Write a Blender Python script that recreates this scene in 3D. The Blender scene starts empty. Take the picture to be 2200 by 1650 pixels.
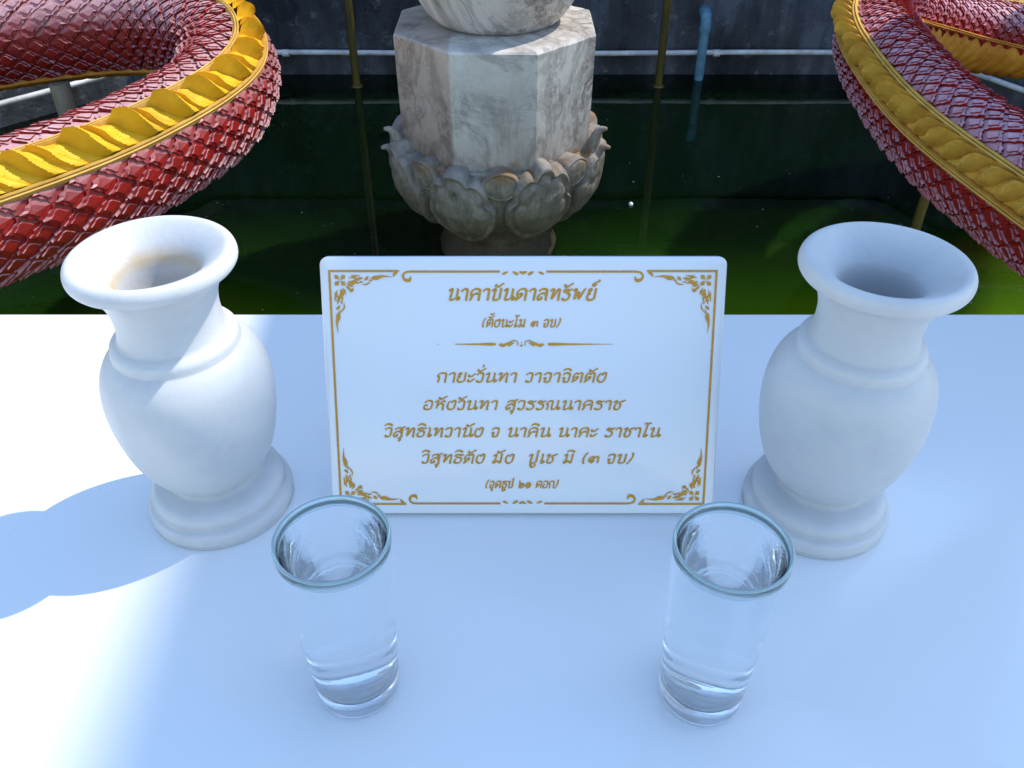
import bpy, math, random
from mathutils import Vector, Matrix
random.seed(7)
S = bpy.context.scene
COL = S.collection
R = math.radians

# ------------------------------------------------------------------ camera
cam_d = bpy.data.cameras.new("camera")
cam = bpy.data.objects.new("camera", cam_d)
COL.objects.link(cam)
cam.location = (0, 0, 0.5)
cam.rotation_euler = (R(90 - 38.26), 0, 0)
cam_d.sensor_width = 36
cam_d.lens = 30.65
cam_d.clip_start = 0.02
cam_d.clip_end = 500
S.camera = cam

# ------------------------------------------------------------------ light
SUN_EL = R(54)
SUN_AZ = R(64.5)            # from +Y towards +X
SUN = Vector((math.sin(SUN_AZ) * math.cos(SUN_EL), math.cos(SUN_AZ) * math.cos(SUN_EL), math.sin(SUN_EL)))
W = bpy.data.worlds.new("World")
S.world = W
W.use_nodes = True
nt = W.node_tree
bg = nt.nodes["Background"]
sky = nt.nodes.new("ShaderNodeTexSky")
sky.sky_type = 'NISHITA'
sky.sun_disc = False
sky.sun_elevation = SUN_EL
sky.sun_rotation = SUN_AZ
sky.air_density = 1.35
sky.dust_density = 0.2
sky.ozone_density = 2.6
nt.links.new(sky.outputs[0], bg.inputs[0])
bg.inputs[1].default_value = 0.15
sl = bpy.data.lights.new("sun", 'SUN')
sl.energy = 2.4
sl.angle = R(0.53)
sl.color = (1.0, 0.93, 0.82)
so = bpy.data.objects.new("sun", sl)
COL.objects.link(so)
so.rotation_mode = 'QUATERNION'
so.rotation_quaternion = SUN.to_track_quat('Z', 'Y')
S.view_settings.view_transform = 'Standard'
S.view_settings.look = 'None'
S.view_settings.gamma = 1
S.view_settings.exposure = 1.04
try:
    S.cycles.use_denoising = True
    S.cycles.max_bounces = 40
    S.cycles.transmission_bounces = 36
    S.cycles.glossy_bounces = 6
    S.cycles.sample_clamp_indirect = 6
except Exception:
    pass


# ------------------------------------------------------------------ helpers
def tag(o, label=None, cat=None, group=None, kind=None):
    if label: o["label"] = label
    if cat: o["category"] = cat
    if group: o["group"] = group
    if kind: o["kind"] = kind
    return o


def empty(name, loc=(0, 0, 0)):
    o = bpy.data.objects.new(name, None)
    o.empty_display_size = 0.05
    COL.objects.link(o)
    o.location = loc
    return o


def mk(name, V, F, mat, parent=None, smooth=False, auto=None):
    """one mesh object from world-space vertices; children of an Empty keep their world place"""
    me = bpy.data.meshes.new(name)
    off = Vector((0, 0, 0))
    if parent is not None:
        q = parent
        while q is not None:
            off += q.location
            q = q.parent
    me.from_pydata([tuple(Vector(v) - off) for v in V], [], F)
    me.update()
    if mat: me.materials.append(mat)
    if smooth:
        for p in me.polygons: p.use_smooth = True
    o = bpy.data.objects.new(name, me)
    COL.objects.link(o)
    if parent is not None: o.parent = parent
    if auto is not None:
        for p in me.polygons: p.use_smooth = True
        me.set_sharp_from_angle(angle=R(auto))
    return o


class MB:
    def __init__(s): s.V = []; s.F = []
    def v(s, p): s.V.append(tuple(p)); return len(s.V) - 1
    def f(s, *i): s.F.append(tuple(i))
    def box(s, a, b, M=None):
        x0, y0, z0 = a; x1, y1, z1 = b
        P = [(x0, y0, z0), (x1, y0, z0), (x1, y1, z0), (x0, y1, z0), (x0, y0, z1), (x1, y0, z1), (x1, y1, z1), (x0, y1, z1)]
        n = len(s.V)
        s.V += [tuple(M @ Vector(p)) if M else p for p in P]
        s.F += [tuple(n + i for i in q) for q in ((0, 3, 2, 1), (4, 5, 6, 7), (0, 1, 5, 4), (1, 2, 6, 5), (2, 3, 7, 6), (3, 0, 4, 7))]
    def prism(s, poly, z0, z1, M=None):
        n = len(s.V); k = len(poly)
        P = [(x, y, z0) for x, y in poly] + [(x, y, z1) for x, y in poly]
        s.V += [tuple(M @ Vector(p)) if M else p for p in P]
        s.F.append(tuple(n + i for i in reversed(range(k))))
        s.F.append(tuple(n + k + i for i in range(k)))
        for i in range(k):
            j = (i + 1) % k
            s.F.append((n + i, n + j, n + k + j, n + k + i))
    def grid(s, G, closed_u=False):
        n = len(s.V); a = len(G); b = len(G[0])
        for r in G: s.V += [tuple(p) for p in r]
        for i in range(a - 1):
            for j in range(b if closed_u else b - 1):
                jj = (j + 1) % b
                s.F.append((n + i * b + j, n + i * b + jj, n + (i + 1) * b + jj, n + (i + 1) * b + j))
        return n
    def tube(s, pts, r, n=14, cap=True):
        pts = [Vector(p) for p in pts]
        rr = r if isinstance(r, (list, tuple)) else [r] * len(pts)
        G = []
        up = None
        for i, p in enumerate(pts):
            t = (pts[min(i + 1, len(pts) - 1)] - pts[max(i - 1, 0)]).normalized()
            if up is None:
                up = Vector((0, 0, 1)) if abs(t.z) < .9 else Vector((1, 0, 0))
            a = (up - t * up.dot(t)).normalized(); b = t.cross(a); up = a
            G.append([p + rr[i] * (math.cos(q) * a + math.sin(q) * b) for q in [2 * math.pi * k / n for k in range(n)]])
        m = s.grid(G, True)
        if cap:
            s.F.append(tuple(m + k for k in reversed(range(n))))
            s.F.append(tuple(m + (len(pts) - 1) * n + k for k in range(n)))
    def build(s, name, mat, parent=None, **k): return mk(name, s.V, s.F, mat, parent, **k)


def lathe(prof, cx, cy, z0=0, n=96, closed=False):
    m = MB()
    m.grid([[(cx + r * math.cos(2 * math.pi * k / n), cy + r * math.sin(2 * math.pi * k / n), z0 + z) for k in range(n)] for r, z in prof], True)
    return m


def spline(P, sub=6, closed=False):
    """Catmull-Rom through tuples of any length"""
    out = []
    n = len(P)
    if n < 3: 
        return [tuple(p) for p in P]
    rng = n if closed else n - 1
    for i in range(rng):
        p0 = P[(i - 1) % n] if closed or i > 0 else P[0]
        p1 = P[i]; p2 = P[(i + 1) % n]
        p3 = P[(i + 2) % n] if closed or i + 2 < n else P[-1]
        for k in range(sub):
            t = k / sub
            out.append(tuple(.5 * (2 * b + (c - a) * t + (2 * a - 5 * b + 4 * c - d) * t * t + (3 * b - a - 3 * c + d) * t ** 3)
                             for a, b, c, d in zip(p0, p1, p2, p3)))
    if not closed: out.append(tuple(P[-1]))
    return out


# ------------------------------------------------------------------ materials
def mat(name, col, rough=.5, **kw):
    m = bpy.data.materials.new(name)
    m.use_nodes = True
    b = m.node_tree.nodes["Principled BSDF"]
    b.inputs["Base Color"].default_value = (*col, 1)
    b.inputs["Roughness"].default_value = rough
    for k, v in kw.items():
        b.inputs[k].default_value = v
    return m


def nodes(m): return m.node_tree.nodes, m.node_tree.links, m.node_tree.nodes["Principled BSDF"]


def noise(m, scale, detail=6, rough=.6, coord='Object', stretch=None, dist=0):
    N, L, b = nodes(m)
    tc = N.new("ShaderNodeTexCoord")
    n = N.new("ShaderNodeTexNoise")
    n.inputs["Scale"].default_value = scale
    n.inputs["Detail"].default_value = detail
    n.inputs["Roughness"].default_value = rough
    n.inputs["Distortion"].default_value = dist
    src = tc.outputs[coord]
    if stretch:
        mp = N.new("ShaderNodeMapping")
        mp.inputs["Scale"].default_value = stretch
        L.new(src, mp.inputs[0]); src = mp.outputs[0]
    L.new(src, n.inputs["Vector"])
    return n.outputs["Fac"]


def ramp(m, fac, stops):
    N, L, b = nodes(m)
    r = N.new("ShaderNodeValToRGB")
    e = r.color_ramp.elements
    while len(e) < len(stops): e.new(.5)
    for k, (p, c) in enumerate(stops):
        e[k].position = p
        e[k].color = (*c, 1) if isinstance(c, (tuple, list)) else (c, c, c, 1)
    L.new(fac, r.inputs[0])
    return r.outputs[0]


def mix(m, fac, a, b2, mode='MIX'):
    N, L, b = nodes(m)
    x = N.new("ShaderNodeMix")
    x.data_type = 'RGBA'; x.blend_type = mode
    for sock, v in ((x.inputs[0], fac), (x.inputs[6], a), (x.inputs[7], b2)):
        if hasattr(v, "links"): L.new(v, sock)
        elif isinstance(v, (tuple, list)): sock.default_value = (*v, 1)
        else: sock.default_value = v
    return x.outputs[2]


def mathn(m, op, a, b2=0.0, c=None):
    N, L, b = nodes(m)
    x = N.new("ShaderNodeMath"); x.operation = op
    for i, v in enumerate((a, b2) if c is None else (a, b2, c)):
        if hasattr(v, "links"): L.new(v, x.inputs[i])
        else: x.inputs[i].default_value = v
    return x.outputs[0]


def bump(m, fac, strength=.3, dist=.002):
    N, L, b = nodes(m)
    x = N.new("ShaderNodeBump")
    x.inputs["Strength"].default_value = strength
    x.inputs["Distance"].default_value = dist
    L.new(fac, x.inputs["Height"])
    prev = b.inputs["Normal"].links
    if prev: L.new(prev[0].from_socket, x.inputs["Normal"])
    L.new(x.outputs[0], b.inputs["Normal"])


def setcol(m, s):
    N, L, b = nodes(m); L.new(s, b.inputs["Base Color"])


def setrough(m, s):
    N, L, b = nodes(m); L.new(s, b.inputs["Roughness"])


def sepz(m, coord='Object', axis='Z'):
    N, L, b = nodes(m)
    tc = N.new("ShaderNodeTexCoord"); sp = N.new("ShaderNodeSeparateXYZ")
    L.new(tc.outputs[coord], sp.inputs[0])
    return sp.outputs[axis]


def normz(m):
    N, L, b = nodes(m)
    g = N.new("ShaderNodeNewGeometry"); sp = N.new("ShaderNodeSeparateXYZ")
    L.new(g.outputs["Normal"], sp.inputs[0])
    return sp.outputs["Z"]


# white glossy table top
M_table = mat("table_white", (.80, .81, .82), .13, **{"Specular IOR Level": .5})
setrough(M_table, ramp(M_table, noise(M_table, 5, 5), [(.3, .09), (.75, .2)]))
bump(M_table, noise(M_table, 14, 2), .04, .002)
M_legs = mat("table_leg_white", (.7, .7, .7), .4)
# white marble vases
def vase_mat(name, stain):
    m = mat(name, (.57, .575, .58), .42, **{"Specular IOR Level": .45})
    c = ramp(m, noise(m, 22, 8, .65, dist=.6), [(.25, (.52, .53, .54)), (.6, (.59, .592, .595))])
    if stain:
        z = sepz(m)
        d = mathn(m, 'ABSOLUTE', mathn(m, 'SUBTRACT', z, .2035))
        band = ramp(m, d, [(0.0, 1.0), (.0075, 0.0)])
        N, L, b = nodes(m)
        tc = N.new("ShaderNodeTexCoord")
        ln = N.new("ShaderNodeVectorMath"); ln.operation = 'MULTIPLY'
        ln.inputs[1].default_value = (1, 1, 0)
        L.new(tc.outputs["Object"], ln.inputs[0])
        l2 = N.new("ShaderNodeVectorMath"); l2.operation = 'LENGTH'
        L.new(ln.outputs[0], l2.inputs[0])
        inside = mathn(m, 'LESS_THAN', l2.outputs["Value"], .0325)
        k = mathn(m, 'MULTIPLY', mathn(m, 'MULTIPLY', band, inside), ramp(m, noise(m, 40, 4), [(.32, .45), (.6, 1.0)]))
        c = mix(m, k, c, (.52, .39, .20))
    setcol(m, c)
    bump(m, noise(m, 260, 3, .5), .22, .001)
    bump(m, noise(m, 40, 4, .6), .15, .002)
    m.node_tree.nodes["Principled BSDF"].inputs["Subsurface Weight"].default_value = .6
    m.node_tree.nodes["Principled BSDF"].inputs["Subsurface Scale"].default_value = 1.0
    m.node_tree.nodes["Principled BSDF"].inputs["Subsurface Radius"].default_value = (.009, .008, .007)
    return m
M_vaseL = vase_mat("vase_marble_stained", True)
M_vaseR = vase_mat("vase_marble", False)
# sign
M_sign = mat("sign_acrylic", (.76, .78, .81), .16, **{"Specular IOR Level": .5})
M_gold = mat("engraved_gold", (.42, .21, .035), .45, Metallic=.15)
setcol(M_gold, ramp(M_gold, noise(M_gold, 900, 3), [(.3, (.42, .20, .010)), (.7, (.66, .34, .03))]))
# glass and water
M_glass = mat("clear_glass", (.984, .996, .998), .0, IOR=1.34, **{"Transmission Weight": 1.0})
M_rim = mat("aqua_glass_rim", (.68, .90, .95), .03, IOR=1.45, **{"Transmission Weight": .62})
M_drink = mat("clear_water", (.995, .999, 1.0), .0, IOR=1.19, **{"Transmission Weight": 1.0})


bump(M_glass, noise(M_glass, 55, 2, .5, stretch=(1, 1, .6)), .16, .0012)
bump(M_drink, noise(M_drink, 70, 2, .5), .12, .001)


# marble of the pedestal
def marble(name, base, vein, vscale=5.0, wet=False, slab=False):
    m = mat(name, base, .5, **{"Specular IOR Level": .4})
    n1 = noise(m, vscale, 10, .68, dist=1.4)
    c = ramp(m, n1, [(.0, base), (.465, base), (.50, vein), (.515, tuple(.8 * a + .2 * b for a, b in zip(base, vein))), (.56, base)])
    k = ramp(m, noise(m, 2.2, 4, .6), [(.38, .10), (.60, .95)])
    c = mix(m, k, base, c)
    big = ramp(m, noise(m, 3.2, 7, .65, stretch=(1, 1, .5)), [(.36, (1, .99, .98)), (.52, (.80, .755, .72)), (.68, (.52, .45, .41))])
    c = mix(m, .75, c, big, 'MULTIPLY')
    dg = ramp(m, noise(m, 2.6, 9, .7, stretch=(1.1, 1.1, .9), dist=2.2), [(.44, 1.0), (.5, .60), (.53, .78), (.58, 1.0)])
    c = mix(m, .9, c, dg, 'MULTIPLY')
    fine = ramp(m, noise(m, 70, 6, .7), [(.3, .82), (.7, 1.0)])
    c = mix(m, .6, c, fine, 'MULTIPLY')
    if wet:
        z = sepz(m)
        zz = mathn(m, 'ADD', z, mathn(m, 'MULTIPLY', noise(m, 16, 6, .7, stretch=(1, 1, .4)), .10))
        grime = ramp(m, zz, [(.115, 1.0), (.20, .0)])
        c = mix(m, grime, c, (.035, .027, .010))
        g2 = ramp(m, zz, [(.10, .0), (.15, .95), (.26, .80), (.40, .35), (.48, 0.0)])
        stk = ramp(m, noise(m, 22, 8, .75, stretch=(1, 1, .22)), [(.33, .40), (.58, 1.0)])
        c = mix(m, mathn(m, 'MULTIPLY', g2, stk), c, (.085, .070, .050))
        z3 = mathn(m, 'ABSOLUTE', mathn(m, 'SUBTRACT', zz, .375))
        g3 = mathn(m, 'MULTIPLY', ramp(m, z3, [(0, .9), (.022, 0.0)]), ramp(m, noise(m, 9, 5), [(.45, 0.0), (.6, 1.0)]))
        c = mix(m, g3, c, (.22, .11, .03))
    if slab:  # left facet darkened and browned, painting in its shaded side
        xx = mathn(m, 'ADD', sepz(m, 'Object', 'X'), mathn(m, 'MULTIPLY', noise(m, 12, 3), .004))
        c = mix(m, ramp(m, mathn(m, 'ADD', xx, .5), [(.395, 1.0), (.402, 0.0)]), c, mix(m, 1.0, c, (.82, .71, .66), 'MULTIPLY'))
    setcol(m, c)
    bump(m, noise(m, 60, 6, .7), .25, .004)
    return m
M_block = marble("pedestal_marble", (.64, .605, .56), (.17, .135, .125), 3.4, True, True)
M_petal = marble("petal_stone", (.47, .44, .395), (.22, .19, .16), 7, True)
N, L, b = nodes(M_petal)
bump(M_petal, noise(M_petal, 26, 8, .75, stretch=(1, 1, .25)), .8, .010)
M_jar = marble("jar_marble", (.74, .71, .68), (.30, .26, .24), 2.2)

# serpent paints
def red_paint(name, red, dust, sh, lo):
    m = mat(name, red, .36, **{"Specular IOR Level": .28})
    k = ramp(m, noise(m, 14, 6, .7), [(.3, 0.0), (.7, 1.0)])
    c = mix(m, k, tuple(.62 * x for x in red), tuple(min(1, 1.25 * x) for x in red))
    up = ramp(m, normz(m), [(lo, 0.0), (lo + .5, sh)])
    dn = ramp(m, noise(m, 45, 6, .7), [(.25, .45), (.65, 1.0)])
    c = mix(m, mathn(m, 'MULTIPLY', up, dn), c, dust)  # dust on upward faces, paled further to paint in sun and sky sheen
    chips = ramp(m, noise(m, 30, 3, .5, dist=.5), [(.755, 0.0), (.775, 1.0)])
    c = mix(m, chips, c, (.34, .33, .33))
    setcol(m, c)
    setrough(m, ramp(m, noise(m, 25, 5), [(.3, .34), (.7, .6)]))
    bump(m, noise(m, 55, 6, .7), .35, .004)
    return m
M_red = red_paint("scale_red", (.25, .009, .006), (.56, .35, .36), 1.0, .24)
M_redR = red_paint("scale_red_pink", (.27, .009, .006), (.58, .37, .43), 1.0, .36)
M_body = mat("body_dark_red", (.10, .008, .008), .55)
def yellow_paint(name, a, b2):
    m = mat(name, a, .58, **{"Specular IOR Level": .3})
    c = ramp(m, noise(m, 18, 6, .7), [(.3, b2), (.65, a)])
    d = ramp(m, noise(m, 5, 5, .6), [(.60, 0.0), (.75, .45)])
    c = mix(m, d, c, (.26, .17, .05))
    setcol(m, c)
    bump(m, noise(m, 70, 5, .7), .3, .003)
    return m
M_yel = yellow_paint("crest_yellow", (.76, .45, .018), (.66, .34, .010))
M_yelR = yellow_paint("crest_yellow_weathered", (.72, .45, .08), (.46, .24, .035))
M_rail = yellow_paint("rail_yellow", (.64, .40, .09), (.50, .26, .04))
M_belly = yellow_paint("belly_orange", (.62, .27, .03), (.40, .12, .01))

# pond
M_wall = mat("pond_wall_render", (.10, .11, .13), .85)
c = ramp(M_wall, noise(M_wall, 3.0, 9, .7, stretch=(1, 1, .45)), [(.40, (.012, .014, .019)), (.49, (.040, .046, .060)), (.60, (.10, .112, .14))])
z = sepz(M_wall, 'Object')
zz = mathn(M_wall, 'ADD', z, mathn(M_wall, 'MULTIPLY', noise(M_wall, 7, 6, .7), .10))
c = mix(M_wall, ramp(M_wall, zz, [(.10 - .75 + .05, .85), (.22 - .75 + .05, 0.0)]), c, (.03, .033, .028))
streak = ramp(M_wall, noise(M_wall, 9, 5, .7, stretch=(1, 1, .06)), [(.47, 0.0), (.6, .75)])
c = mix(M_wall, streak, c, (.035, .04, .045))
blotch = ramp(M_wall, noise(M_wall, 15, 8, .75), [(.57, 0.0), (.66, .7)])
c = mix(M_wall, blotch, c, (.15, .155, .165))
setcol(M_wall, c)
bump(M_wall, noise(M_wall, 35, 8, .7), .6, .01)
M_ground = mat("paving", (.32, .31, .29), .8)
setcol(M_ground, ramp(M_ground, noise(M_ground, 6, 8), [(.3, (.24, .23, .22)), (.7, (.36, .35, .33))]))
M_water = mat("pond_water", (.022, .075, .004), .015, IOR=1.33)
# base colour paints light falloff: bright green near the table, near-black towards the wall
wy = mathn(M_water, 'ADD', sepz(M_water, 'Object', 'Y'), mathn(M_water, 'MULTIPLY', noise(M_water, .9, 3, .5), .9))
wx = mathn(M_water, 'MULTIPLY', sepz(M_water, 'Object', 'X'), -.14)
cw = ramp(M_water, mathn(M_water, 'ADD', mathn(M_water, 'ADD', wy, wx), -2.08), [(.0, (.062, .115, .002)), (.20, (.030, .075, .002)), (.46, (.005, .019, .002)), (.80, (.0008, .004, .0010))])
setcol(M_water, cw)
bw = M_water.node_tree.nodes["Principled BSDF"]
bw.inputs["Subsurface Weight"].default_value = 1.0
bw.inputs["Subsurface Radius"].default_value = (.20, .30, .15)
bw.inputs["Subsurface Scale"].default_value = 1.0
bump(M_water, noise(M_water, 6, 2, .5, stretch=(.5, 1, 1)), .05, .01)
bump(M_water, noise(M_water, 45, 2, .5), .02, .002)
M_pvc = mat("pvc_white", (.62, .64, .66), .4)
setcol(M_pvc, ramp(M_pvc, noise(M_pvc, 12, 6, .7), [(.35, (.40, .41, .41)), (.6, (.66, .68, .70))]))
M_pvcb = mat("pvc_blue", (.14, .33, .46), .45)
setcol(M_pvcb, ramp(M_pvcb, noise(M_pvcb, 30, 6, .7), [(.35, (.07, .16, .22)), (.6, (.12, .29, .40))]))
M_pole = mat("gilded_pole", (.20, .15, .035), .35, Metallic=.3)
setcol(M_pole, ramp(M_pole, noise(M_pole, 18, 6, .7, stretch=(1, 1, .3)), [(.3, (.05, .042, .012)), (.7, (.15, .11, .022))]))
M_prop = mat("concrete_prop", (.28, .23, .16), .8)
setcol(M_prop, ramp(M_prop, noise(M_prop, 16, 7, .7, stretch=(1, 1, .3)), [(.3, (.16, .12, .075)), (.7, (.38, .32, .23))]))
M_foam = mat("foam_white", (.8, .8, .78), .7)
M_tile = mat("roof_tile", (.30, .09, .04), .5)
M_wood = mat("roof_wood", (.16, .08, .05), .7)
M_backdrop = mat("backdrop_green", (.03, .06, .015), .6)
setcol(M_backdrop, ramp(M_backdrop, noise(M_backdrop, 14, 6), [(.3, (.006, .014, .004)), (.7, (.025, .05, .010))]))

WZ = -0.75      # pond level (table top is z = 0)

# ------------------------------------------------------------------ setting
POND = [(-3.6, .95), (3.6, .95), (3.2, 1.6), (1.67, 3.69), (-1.35, 3.69), (-3.6, 1.45)]
POND = [(-3.2, .95), (3.4, .95), (2.9, 1.55), (1.68, 3.69), (-1.35, 3.69), (-3.2, 1.70)]
m = MB()
big = [(-60, -60), (60, -60), (60, 60), (-60, 60)]
n0 = [m.v((x, y, -.72)) for x, y in POND]
n1 = [m.v((x, y, -.72)) for x, y in [(-60, -60), (60, -60), (60, 2), (60, 60), (-60, 60), (-60, 2)]]
for i in range(6):
    j = (i + 1) % 6
    m.f(n0[j], n0[i], n1[i], n1[j])
o = m.build("ground", M_ground); tag(o, kind="structure")
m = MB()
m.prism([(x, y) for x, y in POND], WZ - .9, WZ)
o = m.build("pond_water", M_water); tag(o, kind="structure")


def wall_run(name, pts, z0, z1, th, label, cat="wall", cope=True):
    """a wall whose pond-side face follows pts"""
    root = empty(name, (pts[0][0], pts[0][1], WZ))
    m = MB()
    P = [Vector((x, y, 0)) for x, y in pts]
    offs = []
    for i, p in enumerate(P):
        d = Vector((0, 0, 0))
        for a, b in ((i - 1, i), (i, i + 1)):
            if a >= 0 and b < len(P):
                t = (P[b] - P[a]).normalized(); d += Vector((-t.y, t.x, 0))
        d.normalize()
        offs.append(d)
    G = [[p + Vector((0, 0, z0)), p + Vector((0, 0, z1)), p + d * th + Vector((0, 0, z1)), p + d * th + Vector((0, 0, z0))] for p, d in zip(P, offs)]
    m.grid(G, True)
    m.f(0, 1, 2, 3); k = 4 * (len(P) - 1); m.f(k + 3, k + 2, k + 1, k)
    m.build("wall_body", M_wall, root)
    if cope:
        m = MB()
        G = [[p - d * .03 + Vector((0, 0, z1 + .002)), p - d * .03 + Vector((0, 0, z1 + .05)), p + d * (th + .03) + Vector((0, 0, z1 + .05)), p + d * (th + .03) + Vector((0, 0, z1 + .002))] for p, d in zip(P, offs)]
        m.grid(G, True)
        m.f(0, 1, 2, 3); k = 4 * (len(P) - 1); m.f(k + 3, k + 2, k + 1, k)
        m.build("coping", M_wall, root)
    tag(root, label, cat)
    return root
wall_run("pond_wall", [(-3.2, 1.70), (-1.35, 3.69), (1.68, 3.69), (2.9, 1.55)], -1.0, -.19, .2,
         "dark stained grey rendered wall along the back of the green pond")

# pvc pipe running along the wall
m = MB()
def along(t): return t
pp = [(-3.12 + .03, 1.70), (-1.335, 3.655), (1.664, 3.655), (2.87, 1.54)]
zp = -.65
path = []
for (x0, y0), (x1, y1) in zip(pp[:-1], pp[1:]):
    for k in range(12):
        t = k / 12
        path.append((x0 + (x1 - x0) * t, y0 + (y1 - y0) * t, zp + .003 * math.sin(9 * (x0 + t))))
path.append((pp[-1][0], pp[-1][1], zp))
root = empty("water_pipe", (0, 3.655, zp))
m.tube(path, .0105, 12)
m.build("pipe_run", M_pvc, root, smooth=True)
for xx in (-.93, .84):
    m = MB(); m.tube([(xx - .013, 3.655, zp), (xx + .013, 3.655, zp)], .0145, 14); m.build("pipe_joint", M_pvc, root, auto=40)
tag(root, "long thin white pipe fixed level along the pond wall just above the water", "pipe")

# blue drain pipe with elbow
root = empty("drain_pipe", (.775, 3.63, WZ))
m = MB()
m.tube([(.775, 3.63, WZ - .015), (.775, 3.63, -.56), (.775, 3.63, -.525)], .0185, 16)
m.build("pipe", M_pvcb, root, auto=40)
m = MB()
m.tube(spline([(.775, 3.63, -.555), (.775, 3.63, -.53), (.775, 3.638, -.508), (.775, 3.655, -.497), (.775, 3.69, -.495)], 5), .0225, 16)
m.build("elbow", M_pvcb, root, auto=40)
tag(root, "light blue drain pipe with an elbow coming out of the dark pond wall", "pipe")

# two gilded poles standing in the pond
def pole(x, y, label):
    root = empty("pole", (x, y, WZ))
    m = MB(); m.tube([(x, y, WZ - .015), (x, y, -.3), (x, y, .9)], .0165, 18); m.build("shaft", M_pole, root, auto=40)
    m = MB()
    m.grid([[(x + r * math.cos(q), y + r * math.sin(q), WZ + zz) for q in [2 * math.pi * k / 18 for k in range(18)]] for r, zz in ((.018, -.01), (.0235, -.01), (.0235, .002), (.0215, .004), (.0165, .005))], True)
    m.build("collar", M_pole, root, smooth=True)
    tag(root, label, "pole", "thin olive gilded poles standing in the pond")
pole(-.633, 3.55, "thin olive gilded pole between the serpent with the stained vase and the marble pedestal")
pole(.598, 3.55, "thin olive gilded pole in the water beside the blue drain pipe")

# hedge added behind the wall to darken the water, seen only in reflection
m = MB()
G = []
for k in range(60):
    x = -7 + 14 * k / 59
    row = []
    for q in range(14):
        a = q / 13
        zz = -.75 + 3.4 * min(1, a * 1.25) + random.uniform(-.06, .06)
        yy = 5.2 + random.uniform(-.09, .09) + max(0, a - .8) * 5 * 1.2
        row.append((x, yy, zz))
    G.append(row)
m.grid(G)
o = m.build("dark_backdrop", M_backdrop); tag(o, "unseen added hedge standing behind the pond wall", "dark_backdrop")

# ------------------------------------------------------------------ pavilion added out of view, shaped along the sun to shade the table
def shp(x, y, d): return Vector((x, y, 0)) + SUN * d
A = shp(-.214, .96, 2.1); T = shp(-.220, -.45, 2.1 + 10 * 1.41)
C = shp(2.4, 3.45, 2.1); D = T + (C - A) * .45
root = empty("shade_roof", (C.x, C.y, -.72))
nrm = (C - A).cross(T - A).normalized()
if nrm.z < 0: nrm = -nrm
m = MB()
lo = [m.v(p) for p in (A, C, D, T)]
up = [m.v(p + nrm * .06) for p in (A, C, D, T)]
m.f(*lo); m.f(*reversed(up))
for i in range(4):
    j = (i + 1) % 4; m.f(lo[i], up[i], up[j], lo[j])
m.build("roof", M_tile, root)
m = MB()
for p in (A.lerp(C, .75) + Vector((.3, -.3, 0)), D.lerp(T, .1) + Vector((1.2, -1.0, 0)), C + Vector((1.0, -.6, 0))):
    m2 = MB(); m2.tube([(p.x + 1.6, p.y, -.72), (p.x + 1.6, p.y, p.z + 1.0)], .09, 16); m2.build("column", M_wood, root, auto=40)
tag(root, "unseen added pavilion roof whose shadow falls over the table", "shade_roof")

# ------------------------------------------------------------------ table
root = empty("altar_table", (0, .35, -.72))
m = MB()
x0, x1, y0, y1 = -.85, .85, .02, .7505
def rrect(x0, y0, x1, y1, r, n=6):
    P = []
    for cx, cy, a0 in ((x1 - r, y1 - r, 0), (x0 + r, y1 - r, 90), (x0 + r, y0 + r, 180), (x1 - r, y0 + r, 270)):
        for k in range(n + 1):
            a = R(a0 + 90 * k / n); P.append((cx + r * math.cos(a), cy + r * math.sin(a)))
    return P
def slab(m, poly_fn, levels, M=None):
    """stack of outlines (inset, z) from bottom to top, capped"""
    n = len(m.V); rows = []
    for ins, zz in levels:
        P = poly_fn(ins)
        rows.append([(M @ Vector((x, y, zz))) if M else (x, y, zz) for x, y in P])
    m.grid(rows, True); k = len(rows[0])
    m.F.append(tuple(n + i for i in reversed(range(k))))
    m.F.append(tuple(n + (len(rows) - 1) * k + i for i in range(k)))
slab(m, lambda i: rrect(x0 + i, y0 + i, x1 - i, y1 - i, .012 - i * .5), [(.0015, -.03), (0, -.0285), (0, -.0018), (.0005, -.0005), (.0018, 0)])
m.build("table_top", M_table, root, auto=30)
for lx in (-.78, .78):
    for ly in (.09, .68):
        m = MB(); m.box((lx - .025, ly - .025, -.72), (lx + .025, ly + .025, -.03)); m.build("leg", M_legs, root)
tag(root, "white glossy table with vases, glasses and sign on it", "table")

# ------------------------------------------------------------------ vases
prof = [(.0, .0), (.050, .0), (.0535, .0012), (.0552, .005), (.0550, .0095), (.0535, .0125), (.0505, .0142), (.0498, .0165),
        (.0502, .0195), (.0496, .0225), (.0465, .0262), (.0400, .0287), (.0345, .0305), (.0332, .0340), (.0358, .0385), (.0420, .0455),
        (.0490, .058), (.0540, .074), (.0572, .092), (.0583, .108), (.0575, .122), (.0545, .135), (.0495, .1445), (.0448, .1495),
        (.0432, .1510), (.0428, .1535), (.0420, .1575), (.0390, .1605), (.0362, .1625), (.0348, .168), (.0342, .176), (.0347, .184),
        (.0365, .192), (.0398, .1995), (.0440, .2055), (.0485, .2090), (.0520, .2112), (.0535, .2140), (.0534, .2175), (.0520, .2205),
        (.0495, .2222), (.0468, .2220), (.0440, .2206), (.0400, .2180), (.0358, .2146), (.0318, .2106), (.0284, .2062), (.0262, .2015),
        (.0252, .192), (.0255, .160), (.030, .130), (.032, .09), (.028, .06), (.016, .05), (.0, .049)]
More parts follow.
